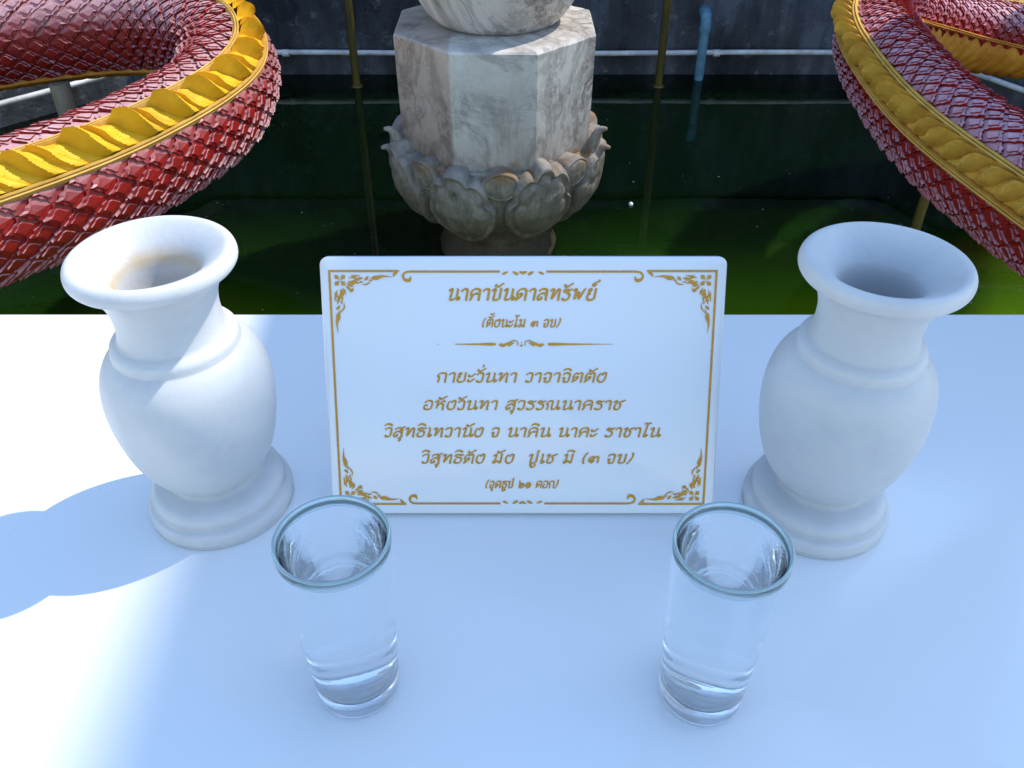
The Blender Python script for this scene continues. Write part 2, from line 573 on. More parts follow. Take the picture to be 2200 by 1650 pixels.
def vase(x, y, mt, label, tilt=0.0):
    P = spline(prof, 3)
    P = [(max(0, r), zz) for r, zz in P]
    P[-1] = (0, P[-1][1])
    m = lathe(P, x, y)
    # hand carved: slight wobble
    ph = random.uniform(0, 6)
    V = []
    for vx, vy, vz in m.V:
        a = math.atan2(vy - y, vx - x)
        k = 1 + .006 * math.sin(2 * a + ph + vz * 12) + .004 * math.sin(3 * a - ph + vz * 30)
        V.append((x + (vx - x) * k, y + (vy - y) * k, vz))
    me = mk("vase", [(a - x, b2 - y, c2) for a, b2, c2 in V], m.F, mt, None, smooth=True)
    me.location = (x, y, .0003)
    me.rotation_euler = (0, tilt, 0)
    tag(me, label, "vase", "white marble vases on the table")
    return me
vase(-.229, .4882, M_vaseL, "white marble vase with a brown stain inside, half in sunlight", -.011)
vase(.2366, .4791, M_vaseR, "clean unstained white marble vase standing fully in blue shade")

# ------------------------------------------------------------------ glasses
def glass(x, y, label):
    root = empty("water_glass", (x, y, 0))
    h, rb, rt, th = .1388, .0263, .0326, .0021
    ro = lambda zz: rb + (rt - rb) * (zz / h) ** 1.15
    base = .0125
    P = [(0, .0022), (.017, .0018), (.0215, .0006), (.0235, .0)]
    P += [(.0255, .0006), (ro(.004), .0035)]
    P += [(ro(zz), zz) for zz in (.008, .014, .022, .035, .06, .085, .11, .13)]
    rr_ = th / 2 + .0001
    P += [(rt - .00005, h - .0026)]
    P += [(rt - rr_ + rr_ * math.cos(R(a)), h - rr_ + rr_ * math.sin(R(a))) for a in range(0, 181, 12)]
    P += [(ro(zz) - th, zz) for zz in (.13, .11, .085, .06, .035, .024)]
    P += [(ro(.02) - th - .0006, .0185), (ro(.02) - th - .003, .0145), (.0165, base + .0002), (.010, base - .0006), (0, base - .001)]
    m = lathe(P, x, y, .0004, 80)
    gb = m.build("glass_body", M_glass, root, smooth=True)
    gb.data.materials.append(M_rim)
    for p in gb.data.polygons:
        rad_ = math.hypot(p.center.x, p.center.y)
        if p.center.z > h - (.0014 if rad_ > rt - th * .55 else .0056): p.material_index = 1
    e = .0004
    wl = .1354
    Q = [(0, base - .001 - e), (.010, base - .0006 - e), (.0165, base + .0002 - e), (ro(.02) - th - .003 + e, .0145 - e), (ro(.02) - th - .0006 + e, .0185)]
    Q += [(ro(zz) - th + e, zz) for zz in (.024, .035, .06, .085, .11, .12, .13, wl + .0010)]
    Q += [(ro(wl) - th - .0004, wl + .0008), (ro(wl) - th - .0015, wl + .0003), (ro(wl) - th - .003, wl), (.015, wl), (0, wl)]
    m = lathe(Q, x, y, .0004, 80)
    m.build("water", M_drink, root, smooth=True)
    tag(root, label, "glass", "tall glasses of water on the table")
glass(-.0988, .3224, "tall glass of water in front of the sign, nearer the stained vase")
glass(.1201, .3172, "tall glass of water in front of the sign, nearer the clean vase")

# ------------------------------------------------------------------ sign
SX, SY, LEAN, SW, SH = .0082, .4662, .4231, .2941, .1979
sign = empty("prayer_sign", (SX, SY, 0))
# local frame: x across, y up the plate, z out of its face (towards the viewer)
ez = Vector((0, -math.cos(LEAN), math.sin(LEAN)))
ey = Vector((0, math.sin(LEAN), math.cos(LEAN)))
MS = Matrix(((1, 0, ez.z * 0, SX), (0, ey.y, ez.y, SY), (0, ey.z, ez.z, .0038), (0, 0, 0, 1)))
m = MB()
slab(m, lambda i: rrect(-SW / 2 + i, i, SW / 2 - i, SH - i, .0062 - .3 * i),
     [(.0006, -.0085), (0, -.0079), (0, -.0028), (.0010, -.0013), (.0042, 0)], MS)
m.build("plate", M_sign, sign, auto=25)
m = MB()
pr = [(-.035, 0, 0), (.035, 0, 0)]
th_ = [Vector((0, SY + ey.y * .13 + .008, ey.z * .13 + .0)), Vector((0, SY + ey.y * .13 + .085, .0005))]
mm = MB()
for dx in (-.035, .035):
    for p in (th_[0], th_[0] + Vector((0, .004, 0)), th_[1] + Vector((0, .004, 0)), th_[1]): mm.v((SX + dx, p.y, p.z))
mm.F = [(0, 1, 2, 3), (7, 6, 5, 4), (0, 4, 5, 1), (1, 5, 6, 2), (2, 6, 7, 3), (3, 7, 4, 0)]
mm.build("rear_prop", M_sign, sign)
tag(sign, "white acrylic prayer sign with gold Thai lettering leaning back between the vases", "sign")
GZ = .00035


def brush(m, pts, wid, Mx, z=GZ, sm=True):
    """flat engraved stroke along pts with widths (number or list); 2-D in plate metres"""
    if isinstance(wid, (int, float)): wid = [wid] * len(pts)
    Q = [(p[0], p[1], w) for p, w in zip(pts, wid)]
    if sm and len(Q) > 2: Q = spline(Q, 5)
    n = len(Q); Lp = []; Rp = []
    for i, (x, y, w) in enumerate(Q):
        ax, ay, _ = Q[max(0, i - 1)]; bx, by, _ = Q[min(n - 1, i + 1)]
        tx, ty = bx - ax, by - ay; l = math.hypot(tx, ty) or 1e-9
        nx, ny = -ty / l, tx / l; w = max(w, 1e-5)
        Lp.append((x + nx * w / 2, y + ny * w / 2)); Rp.append((x - nx * w / 2, y - ny * w / 2))
    k = len(m.V)
    for a, b2 in zip(Lp, Rp):
        m.v(Mx @ Vector((a[0], a[1], z))); m.v(Mx @ Vector((b2[0], b2[1], z)))
    for i in range(n - 1):
        m.f(k + 2 * i, k + 2 * i + 1, k + 2 * i + 3, k + 2 * i + 2)


# Thai letter skeletons: x across, y with baseline 0 and letter height 1
H1 = [(0, .78), (.10, .94), (.24, .97), (.27, .82), (.20, .1)]
GL = {
 'น': (1.0, [H1, [(.18, .1), (.24, .03), (.42, .03), (.60, .12), (.76, .26)], [(.66, .97), (.78, .99)], [(.76, 1), (.76, .06)], [(.76, .08), (.92, .03), (1.0, .14), (.9, .24), (.77, .2)]]),
 'า': (.66, [[(0, .74), (.08, .9), (.26, .99), (.44, .95), (.50, .8)], [(.50, .9), (.50, .02)], [(.42, .02), (.58, .02)]]),
 'ค': (1.0, [[(0, .0), (.16, .03)], [(.12, .03), (.16, .28), (.07, .6), (.16, .86), (.42, 1.0), (.7, .96), (.82, .8)], [(.82, .88), (.82, .02)], [(.74, .02), (.92, .02)], [(.16, .22), (.28, .44), (.44, .56), (.60, .56), (.62, .46)]]),
 'บ': (.92, [H1, [(.18, .1), (.26, .02), (.46, .01), (.66, .07), (.74, .2)], [(.74, .12), (.74, 1)], [(.64, .97), (.84, .99)]]),
 'ป': (.92, [H1, [(.18, .1), (.26, .02), (.46, .01), (.66, .07), (.74, .2)], [(.74, .12), (.74, 1.38)], [(.64, 1.36), (.88, 1.4)]]),
 'ด': (1.0, [[(0, .0), (.14, .03)], [(.12, .03), (.14, .3), (.08, .6), (.18, .86), (.44, 1.0), (.72, .96), (.84, .8)], [(.84, .88), (.84, .02)], [(.76, .02), (.94, .02)], [(.12, .05), (.32, .2), (.48, .42), (.46, .56), (.32, .54), (.30, .44)]]),
 'ต': (1.0, [[(0, .0), (.14, .03)], [(.12, .03), (.14, .3), (.08, .6), (.16, .86), (.30, .98), (.48, .88), (.66, 1.0), (.80, .95), (.84, .8)], [(.84, .88), (.84, .02)], [(.76, .02), (.94, .02)], [(.12, .05), (.32, .2), (.48, .42), (.46, .56), (.32, .54), (.30, .44)]]),
 'ล': (.94, [[(.08, .76), (.18, .93), (.42, 1.0), (.68, .94), (.76, .78)], [(.76, .86), (.76, .02)], [(.70, .02), (.88, .02)], [(.74, .42), (.56, .58), (.32, .58), (.10, .42), (.04, .18), (.16, .02), (.34, .08), (.36, .2), (.26, .24)]]),
 'ส': (.94, [[(.08, .76), (.18, .93), (.42, 1.0), (.68, .94), (.76, .78)], [(.76, .86), (.76, .02)], [(.70, .02), (.88, .02)], [(.74, .42), (.56, .58), (.32, .58), (.10, .42), (.04, .18), (.16, .02), (.34, .08), (.36, .2), (.26, .24)], [(.56, .72), (.72, 1.0), (1.0, 1.14)]]),
 'ท': (.98, [H1, [(.20, .06), (.36, .34), (.56, .84), (.70, .97), (.80, .84)], [(.80, .9), (.80, .02)], [(.72, .02), (.92, .02)]]),
 'ร': (.78, [[(.05, .72), (.14, .92), (.34, .94), (.58, .86), (.78, 1.02)], [(.10, .74), (.34, .68), (.58, .52), (.62, .26), (.48, .04), (.22, .0), (.06, .10), (.12, .2)]]),
 'พ': (1.15, [H1, [(.20, .06), (.34, .36), (.54, .76)], [(.54, .76), (.58, .06)], [(.58, .06), (.76, .4), (.96, .96)], [(.96, .98), (1.08, 1.0)]]),
 'ย': (.86, [[(.02, .80), (.14, .97), (.28, .96), (.26, .82), (.10, .64), (.12, .55), (.30, .56)], [(.14, .56), (.04, .26), (.14, .04), (.40, .0), (.62, .08), (.68, .2)], [(.68, .12), (.68, 1)], [(.60, .97), (.78, .99)]]),
 'ก': (.90, [[(.04, .02), (.20, .02)], [(.12, .02), (.15, .52), (.02, .66), (.12, .90), (.40, 1.0), (.66, .95), (.75, .8)], [(.75, .88), (.75, .02)], [(.68, .02), (.86, .02)]]),
 'ว': (.72, [[(.02, .74), (.12, .92), (.34, 1.0), (.54, .92), (.58, .7), (.56, .14), (.42, .01), (.18, .02), (.10, .12), (.2, .2)]]),
 'ะ': (.62, [[(.08, .84), (.02, .68), (.16, .60), (.36, .66), (.44, .80), (.62, .92)], [(.08, .30), (.02, .14), (.16, .04), (.36, .10), (.44, .24), (.62, .36)]]),
 'จ': (.80, [[(.04, .76), (.14, .93), (.36, 1.0), (.58, .93), (.64, .76), (.60, .1), (.42, .0), (.18, .06), (.22, .36), (.16, .46), (.0, .38)]]),
 'อ': (.86, [[(.04, .74), (.16, .93), (.42, 1.0), (.66, .9), (.72, .5), (.64, .1), (.36, .0), (.10, .08), (.04, .32), (.14, .5), (.34, .46)]]),
 'ห': (1.0, [H1, [(.21, .3), (.44, .62), (.68, .64), (.78, .5)], [(.78, .58), (.78, .02)], [(.70, .02), (.90, .02)], [(.56, .66), (.60, .88), (.74, .98), (.92, .86)]]),
 'ง': (.86, [[(.46, .74), (.40, .88), (.52, 1.0), (.70, .96), (.74, .8), (.68, .2), (.50, .01), (.26, .04), (.08, .28), (.10, .7), (.24, .98)]]),
 'โ': (.56, [[(-.02, 1.40), (.10, 1.52), (.34, 1.48), (.62, 1.56)], [(.28, 1.48), (.26, .9), (.16, .08)], [(.14, .1), (.22, .01), (.40, .06), (.44, .18), (.30, .22)]]),
 'ม': (1.02, [H1, [(.22, .3), (.06, .14), (.14, .01), (.30, .12), (.22, .26)], [(.24, .26), (.46, .22), (.70, .04), (.76, .14)], [(.76, .04), (.76, 1)], [(.66, .97), (.86, .99)]]),
 'ณ': (1.32, [[(.06, .02), (.22, .02)], [(.13, .02), (.14, .5), (.02, .66), (.14, .90), (.34, .99), (.50, .9), (.52, .7), (.50, .1)], [(.50, .08), (.60, .02), (.78, .06), (.96, .24)], [(.90, .97), (1.10, .99)], [(1.02, 1), (1.02, .06)], [(1.02, .08), (1.18, .02), (1.28, .14), (1.16, .24), (1.04, .2)]]),
 'ช': (.90, [[(0, .78), (.10, .94), (.24, .97), (.27, .82), (.16, .5), (.14, .14), (.30, .0), (.52, .04), (.62, .24), (.62, .56), (.50, .74), (.58, .88), (.78, .92), (1.0, 1.08)]]),
 'ธ': (.82, [[(.02, .76), (.12, .93), (.36, .98), (.58, .92), (.86, 1.0)], [(.12, .80), (.34, .66), (.60, .62), (.70, .40), (.62, .10), (.36, .0), (.10, .10), (.10, .36), (.22, .5)]]),
 'เ': (.48, [[(.10, .97), (.28, .99)], [(.22, 1), (.22, .5), (.14, .1)], [(.14, .1), (.24, .01), (.40, .06), (.42, .2), (.28, .22)]]),
 '๓': (1.0, [[(.34, .26), (.22, .16), (.34, .06), (.46, .2), (.38, .44), (.14, .36), (.04, .14)], [(.04, .14), (.06, .5), (.24, .72), (.44, .68), (.50, .46)], [(.50, .5), (.60, .70), (.78, .72), (.88, .56), (.88, .02)]]),
 '๒': (1.05, [[(.06, 1.0), (.18, .98), (.22, .86), (.22, .06)], [(.22, .08), (.40, .0), (.72, .02), (.88, .22), (.84, .56), (.70, .66), (.62, .52), (.48, .66), (.36, .5), (.40, .26), (.58, .24), (.58, .38)]]),
 '๑': (.96, [[(.50, .30), (.36, .24), (.30, .42), (.48, .52), (.64, .36), (.56, .12)], [(.10, .10), (.08, .46), (.28, .74), (.58, .74), (.82, .5), (.76, .16), (.48, .0), (.26, .06)]]),
 '(': (.48, [[(.40, 1.22), (.20, .9), (.10, .5), (.14, .1), (.22, -.08)]]),
 ')': (.52, [[(.30, 1.22), (.36, .9), (.30, .5), (.14, .14), (-.06, -.12)]]),
 ' ': (.50, []),
}
MARK = {
 'ั': [[(-.50, 1.42), (-.56, 1.28), (-.42, 1.20), (-.20, 1.24), (-.08, 1.38), (.14, 1.50)]],
 'ิ': [[(-.70, 1.24), (-.52, 1.42), (-.22, 1.42), (.04, 1.24)]],
 '่': [[(-.16, 1.62), (-.14, 1.92)]],
 '้': [[(-.36, 1.82), (-.40, 1.70), (-.24, 1.64), (-.10, 1.74), (.04, 1.90)]],
 '์': [[(-.10, 1.44), (-.16, 1.32), (-.32, 1.28), (-.34, 1.44), (-.10, 1.58), (.06, 1.66), (.16, 1.82)]],
 'ุ': [[(-.34, -.24), (-.22, -.14), (-.08, -.20), (-.12, -.44)], [(-.26, -.42), (-.10, -.46)]],
 'ู': [[(-.62, -.20), (-.44, -.20), (-.46, -.38), (-.30, -.48), (-.12, -.40), (-.08, -.16)], [(-.16, -.16), (.0, -.14)]],
}
SHEAR = .19


def write(text, u0, u1, v0, hgt):
    """engraved line spanning u0..u1 with letter height hgt"""
    strokes = []; x = 0.0; right = 0.0
    for ch in text:
        if ch in MARK:
            for st in MARK[ch]: strokes.append([(px + right, py) for px, py in st])
            continue
        w, ss = GL[ch]
        for st in ss: strokes.append([(px + x, py) for px, py in st])
        right = x + w - .14; x += w + .12
    x -= .12
    kx = (u1 - u0) / (x + SHEAR * .4)
    m = MB()
    for st in strokes:
        Q = spline(st, 6) if len(st) > 2 else [st[0], tuple(.5 * (a + b2) for a, b2 in zip(*st)), st[1]]
        P = [(u0 + kx * (px + SHEAR * py), v0 + hgt * py) for px, py in Q]
        wd = []
        for i in range(len(P)):
            a = P[max(0, i - 1)]; c2 = P[min(len(P) - 1, i + 1)]
            ang = math.atan2(c2[1] - a[1], c2[0] - a[0])
            t = abs(math.sin(ang - R(35)))
            wd.append(hgt * (.135 + .115 * t))
        brush(m, P, wd, MS, GZ + .00002 * (len(m.F) % 7), sm=False)
    m.build("inscription", M_gold, sign)


mmm = .001
for t, a, b2, v, hh in (("นาคาบันดาลทรัพย์", -54.9, 53.2, 166.9, 8.1), ("(ตั้งนะโม ๓ จบ)", -30.3, 27.4, 147.1, 5.5),
                        ("กายะวั่นทา วาจาจิตตัง", -64.2, 61.9, 105.6, 6.9), ("อหังวันทา สุวรรณนาคราช", -74.7, 74.8, 84.4, 6.8),
                        ("วิสุทธิเทวานัง จ นาคิน นาคะ ราชาโน", -104.8, 103.8, 63.1, 6.9), ("วิสุทธิตัง มัง  ปูเช มิ (๓ จบ)", -77.3, 84.2, 42.1, 6.9),
                        ("(จุดธูป ๒๑ ดอก)", -28.8, 27.4, 22.1, 5.4)):
    write(t, a * mmm, b2 * mmm, v * mmm, hh * mmm)

# border lines, scrolls, centre ornaments
bl, br_, bb, bt = -.1398, .1391, .0089, .1879
m = MB()
lw = .00165
brush(m, [(bl, bt + lw / 2), (bl, bb - lw / 2)], lw, MS); brush(m, [(br_, bt + lw / 2), (br_, bb - lw / 2)], lw, MS)
for y, sg in ((bt, -1), (bb, 1)):
    for x, sx in ((bl, 1), (br_, -1)):
        g = .0495
        brush(m, [(x + sx * lw / 2, y), (x + sx * g, y)], lw, MS)
        # small pointed curl closing the corner line
        brush(m, [(x + sx * (g + .0012), y + sg * -.0005), (x + sx * (g - .0022), y + sg * .0016), (x + sx * (g - .0036), y + sg * .0042)], [.0003, .0022, .0004], MS, GZ + .00004)
        # scroll hook that starts the middle line
        hx = x + sx * .0566
        yy = y + sg * .0004
        brush(m, [(hx + sx * .0022, yy + sg * .0033), (hx + sx * .0008, yy + sg * .0062), (hx - sx * .0024, yy + sg * .0058), (hx - sx * .0036, yy + sg * .0030),
                  (hx - sx * .0018, yy + sg * .0006), (hx + sx * .0025, yy)], [.0004, .0026, .0020, .0016, .0015, lw], MS, GZ + .00004)
        brush(m, [(hx + sx * .0024, yy), (-.0002 - sx * .0168, yy)], lw, MS)
        cx = -.0002
        for q, (dx0, dx1, dh, wv) in enumerate(((.0150, .0108, .0018, .0024), (.0078, .0036, .0022, .0028))):
            brush(m, [(cx - sx * dx0, yy + sg * (dh if q == 0 else 0)), (cx - sx * (dx0 + dx1) / 2, yy + sg * .001), (cx - sx * dx1, yy + sg * (.0 if q == 0 else .0022))], [.0012 if q == 0 else .0005, wv * .75, .0004 if q == 0 else .0016], MS, GZ + .00004)
    brush(m, [(-.0030, yy), (-.0002, yy + sg * .0009), (.0026, yy)], [.0010, .0022, .0010], MS, GZ + .00004)
m.build("border", M_gold, sign)
# divider
m = MB()
dv = .1342
brush(m, [(-.0500, dv), (-.034, dv), (-.0225, dv), (-.0196, dv)], [.0006, .0013, .0022, .0002], MS)
brush(m, [(.0180, dv), (.0205, dv), (.034, dv), (.058, dv), (.0665, dv)], [.0004, .0022, .0014, .0005, .0002], MS)
brush(m, [(-.0635, dv), (-.0620, dv)], .0004, MS)
for sx in (-1, 1):
    c0 = -.0013
    brush(m, [(c0 + sx * .0168, dv), (c0 + sx * .0138, dv - .0010), (c0 + sx * .0095, dv + .0008), (c0 + sx * .0055, dv + .0028), (c0 + sx * .0028, dv + .0014), (c0 + sx * .0030, dv - .0012)],
          [.0004, .0022, .0016, .0009, .0009, .0005], MS)
    brush(m, [(c0 + sx * .0098, dv - .0012), (c0 + sx * .0074, dv + .0002), (c0 + sx * .0050, dv + .0014)], [.0016, .0016, .0003], MS, GZ + .00003)
    brush(m, [(c0 + sx * .0160, dv + .0010), (c0 + sx * .0138, dv - .0004)], [.0003, .0014], MS, GZ + .00005)
brush(m, [(-.0013, dv + .0014), (-.0013, dv + .0006)], .0008, MS)
brush(m, [(-.0025, dv - .0002), (-.0013, dv - .0012), (-.0001, dv - .0002)], [.0004, .0013, .0004], MS, GZ + .00003)
m.build("divider", M_gold, sign)
# corner ornaments
k = .000337 / 4.889
ARM = [([(190, 108), (228, 124), (268, 114), (304, 134)], [6, 38, 30, 2]), ([(196, 74), (250, 66), (300, 92), (352, 62)], [3, 17, 17, 2]),
       ([(218, 46), (270, 52), (322, 44)], [3, 15, 3]), ([(262, 96), (310, 70), (350, 84)], [3, 12, 2]),
       ([(362, 100), (388, 76), (408, 54)], [3, 27, 3]), ([(332, 140), (388, 138), (440, 98)], [2, 14, 4]),
       ([(428, 76), (488, 72), (560, 54), (660, 62)], [3, 38, 18, 2]), ([(440, 74), (464, 58), (498, 52)], [2, 12, 2]),
       ([(176, 128), (208, 152), (252, 160)], [3, 17, 3]), ([(296, 130), (326, 114), (352, 122)], [3, 15, 2]), ([(404, 100), (430, 92), (452, 100)], [2, 11, 2])]
for sx, x in ((1, bl), (-1, br_)):
    for sy, y in ((-1, bt), (1, bb)):
        m = MB()
        def pt(a, b2): return (x + sx * a * k, y + sy * b2 * k)
        zz = GZ + .00003
        for P, wd in ARM:
            for sw in (0, 1):
                Q = [pt(q, p) if sw else pt(p, q) for p, q in P]
                f = .94 if sw else 1
                brush(m, Q, [w * k * 1.22 for w in wd], MS, zz); zz += .000004
        # flower with four petals
        for a in (45, 135, 225, 315):
            ca, sa = math.cos(R(a)), math.sin(R(a))
            Q = [pt(107 + r * ca, 97 + r * sa) for r in (20, 38, 54, 76)]
            brush(m, Q, [8 * k, 40 * k, 44 * k, 4 * k], MS, zz); zz += .000004
        Q = [pt(107 + 15 * math.cos(R(a)), 97 + 15 * math.sin(R(a))) for a in range(0, 361, 30)]
        brush(m, Q, 5 * k, MS, zz, sm=False)
        for P, wd in (([(168, 152), (192, 178), (226, 200)], [4, 26, 6]), ([(196, 196), (226, 206), (246, 176)], [4, 34, 3])):
            brush(m, [pt(p, q) for p, q in P], [w * k for w in wd], MS, zz); zz += .000004
        m.build("corner_ornament", M_gold, sign)

# ------------------------------------------------------------------ pedestal in the pond
PX, PY = -.042, 2.268
ped = empty("lotus_pedestal", (PX, PY, WZ))
def octo(ap, rot=0):
    Rr = ap / math.cos(R(22.5))
    return [(PX + Rr * math.cos(R(22.5 + 45 * i + rot)), PY + Rr * math.sin(R(22.5 + 45 * i + rot))) for i in range(8)]
m = MB()
rng = random.Random(3)
ap = .2445
def octrow(a, zz, jit=0):
    O = octo(a); row = []
    for i in range(8):
        p, q = O[i], O[(i + 1) % 8]
        for t in (.0, .03, .12, .25, .4, .5, .6, .75, .88, .97):
            row.append((p[0] + (q[0] - p[0]) * t, p[1] + (q[1] - p[1]) * t, zz + rng.uniform(-jit, jit)))
    return row
rows = [octrow(ap - .015, -.50), octrow(ap - .004, -.40), octrow(ap - .001, -.2), octrow(ap, -.1415, .0012), octrow(ap - .0045, -.136, .0012), octrow(ap - .012, -.135, .0003)]
m.grid(rows, True); k0 = len(rows[0])
m.F.append(tuple((len(rows) - 1) * k0 + i for i in range(k0)))
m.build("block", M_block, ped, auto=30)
cup = spline([(.0, -.78), (.17, -.78), (.168, -.748), (.158, -.72), (.150, -.695), (.150, -.68), (.156, -.662), (.182, -.63), (.224, -.59), (.252, -.54), (.266, -.48), (.262, -.44), (.235, -.425), (.0, -.42)], 4)
m = lathe([(max(r, 0), zz) for r, zz in cup], PX, PY, 0, 72)
V = []
for x, y, zz in m.V:
    a = math.atan2(y - PY, x - PX); kk = 1 + .012 * math.sin(5 * a + 40 * zz) + .01 * math.sin(11 * a - 25 * zz)
    V.append((PX + (x - PX) * kk, PY + (y - PY) * kk, zz))
mk("cup", V, m.F, M_petal, ped, smooth=True)
def rprof(zz):
    pts = [(-.70, .150), (-.665, .166), (-.63, .196), (-.59, .232), (-.54, .258), (-.48, .270), (-.44, .273), (-.41, .275), (-.38, .284)]
    for (a, b2), (c2, d) in zip(pts[:-1], pts[1:]):
        if zz <= c2: return b2 + (d - b2) * (max(zz, a) - a) / (c2 - a)
    return pts[-1][1]
def petal(az, hw, zc, hz, lift, seed, big=True):
    """a carved, lobed pad wrapped round the cup: polar grid about its own middle"""
    rg = random.Random(seed)
    m = MB(); nr, nf = 20, 84
    side = 1 if rg.random() < .5 else -1
    n1, n2, n3 = (rg.uniform(56, 70), rg.uniform(108, 126), rg.uniform(18, 30)) if big else (400, 400, 400)
    dep = rg.uniform(.09, .15)
    dim = [(rg.uniform(-.5, .5), rg.uniform(.2, .55), rg.uniform(.07, .10)) for _ in range(5)]
    def outline(f):
        r = 1 + .025 * math.sin(3 * f + seed) + .012 * math.sin(7 * f + 2 * seed)
        d = math.degrees(f) % 360
        for q in (n1, n2, n3, 180 - n3): r -= dep * math.exp(-((d - q) / 7.0) ** 2)
        return r
    def pos(rho, f, sink=0.0):
        o = outline(f)
        u = rho * o * math.cos(f) * side; v = rho * o * math.sin(f)
        v = v if v > 0 else v * 1.02
        zz = zc + hz * v + .012 * seed % 3 * 0
        w = u * (1 - .10 * max(0, v))
        pill = (1 - rho ** 3.2) ** .6 if rho < 1 else 0
        hh = lift * pill
        hh += (1 if big else .3) * (.0075 * math.exp(-((rho - .90) / .05) ** 2) - .0065 * math.exp(-((rho - .77) / .05) ** 2))
        if rho < .8:
            hh -= .0042 * (.5 + .5 * math.cos(15 * u + 4 * u * v + seed)) * min(1, max(0, (.35 - v) * 1.5)) * min(1, rho * 2)
            for du, dv, dr in dim: hh -= .006 * math.exp(-((u - du) ** 2 + (v - dv) ** 2) / dr ** 2) * big
        hh += (.016 if big else .0) * max(0, v - .45) ** 1.2                              # top edge leans outwards
        rr = rprof(zz) + hh - sink
        ang = R(az) + R(hw) * w
        return (PX + rr * math.cos(ang), PY + rr * math.sin(ang), zz)
    F_ = [2 * math.pi * k / nf for k in range(nf)]
    G = [[pos(1.0, f, .045) for f in F_], [pos(1.0, f, .004) for f in F_]]
    for i in range(nr): G.append([pos(1 - (i + .35) / (nr - .6), f) for f in F_])
    if side > 0: m.grid(G, True)
    else: m.grid([list(reversed(r)) for r in G], True)
    q0 = (nr + 1) * nf
    m.F.append(tuple(q0 + i for i in range(nf)))
    m.build("petal", M_petal, ped, auto=60)
for i in range(8):
    petal(-90 - 19.5 + 45 * i, 20.5, -.538 + .006 * ((i * 5) % 3), .128, .030, i + 1, True)
for i in range(8):
    petal(-90 + 3.0 + 45 * i, 10.5, -.452, .040, .014, i + 20, False)
# curled flame tips that stand free at the sides
for az, zz in ((-90 - 67.5, -.40), (-90 + 67.5, -.395)):
    ca, sa = math.cos(R(az)), math.sin(R(az))
    m = MB()
    P = spline([(.262, -.47), (.272, -.43), (.278, -.395), (.29, -.372), (.308, -.366)], 5)
    m.tube([(PX + r * ca, PY + r * sa, q) for r, q in P], [.026 - .022 * i / (len(P) - 1) for i in range(len(P))], 10)
    P2 = spline([(.276, -.45), (.290, -.425), (.306, -.415), (.320, -.416)], 4)
    m.tube([(PX + r * ca, PY + r * sa, q) for r, q in P2], [.018 - .014 * i / (len(P2) - 1) for i in range(len(P2))], 8)
    m.build("petal_tip", M_petal, ped, smooth=True)
tag(ped, "grey veined octagonal marble pedestal on carved lotus petals standing in the pond", "pedestal")

# jar on the pedestal
jp = spline([(0, .0), (.12, .0), (.150, .003), (.172, .022), (.195, .055), (.215, .095), (.230, .15), (.235, .2), (.222, .26), (.18, .31), (.14, .33), (.135, .36), (.155, .38), (.15, .385), (.12, .36), (.12, .3), (0, .28)], 4)
m = lathe([(max(0, r), zz) for r, zz in jp], 0, 0, 0, 96)
jar = mk("marble_jar", m.V, m.F, M_jar, None, smooth=True)
jar.location = (PX + .004, PY + .02, -.1348)
tag(jar, "round bottom of a cream veined marble jar standing on the octagonal pedestal", "jar")


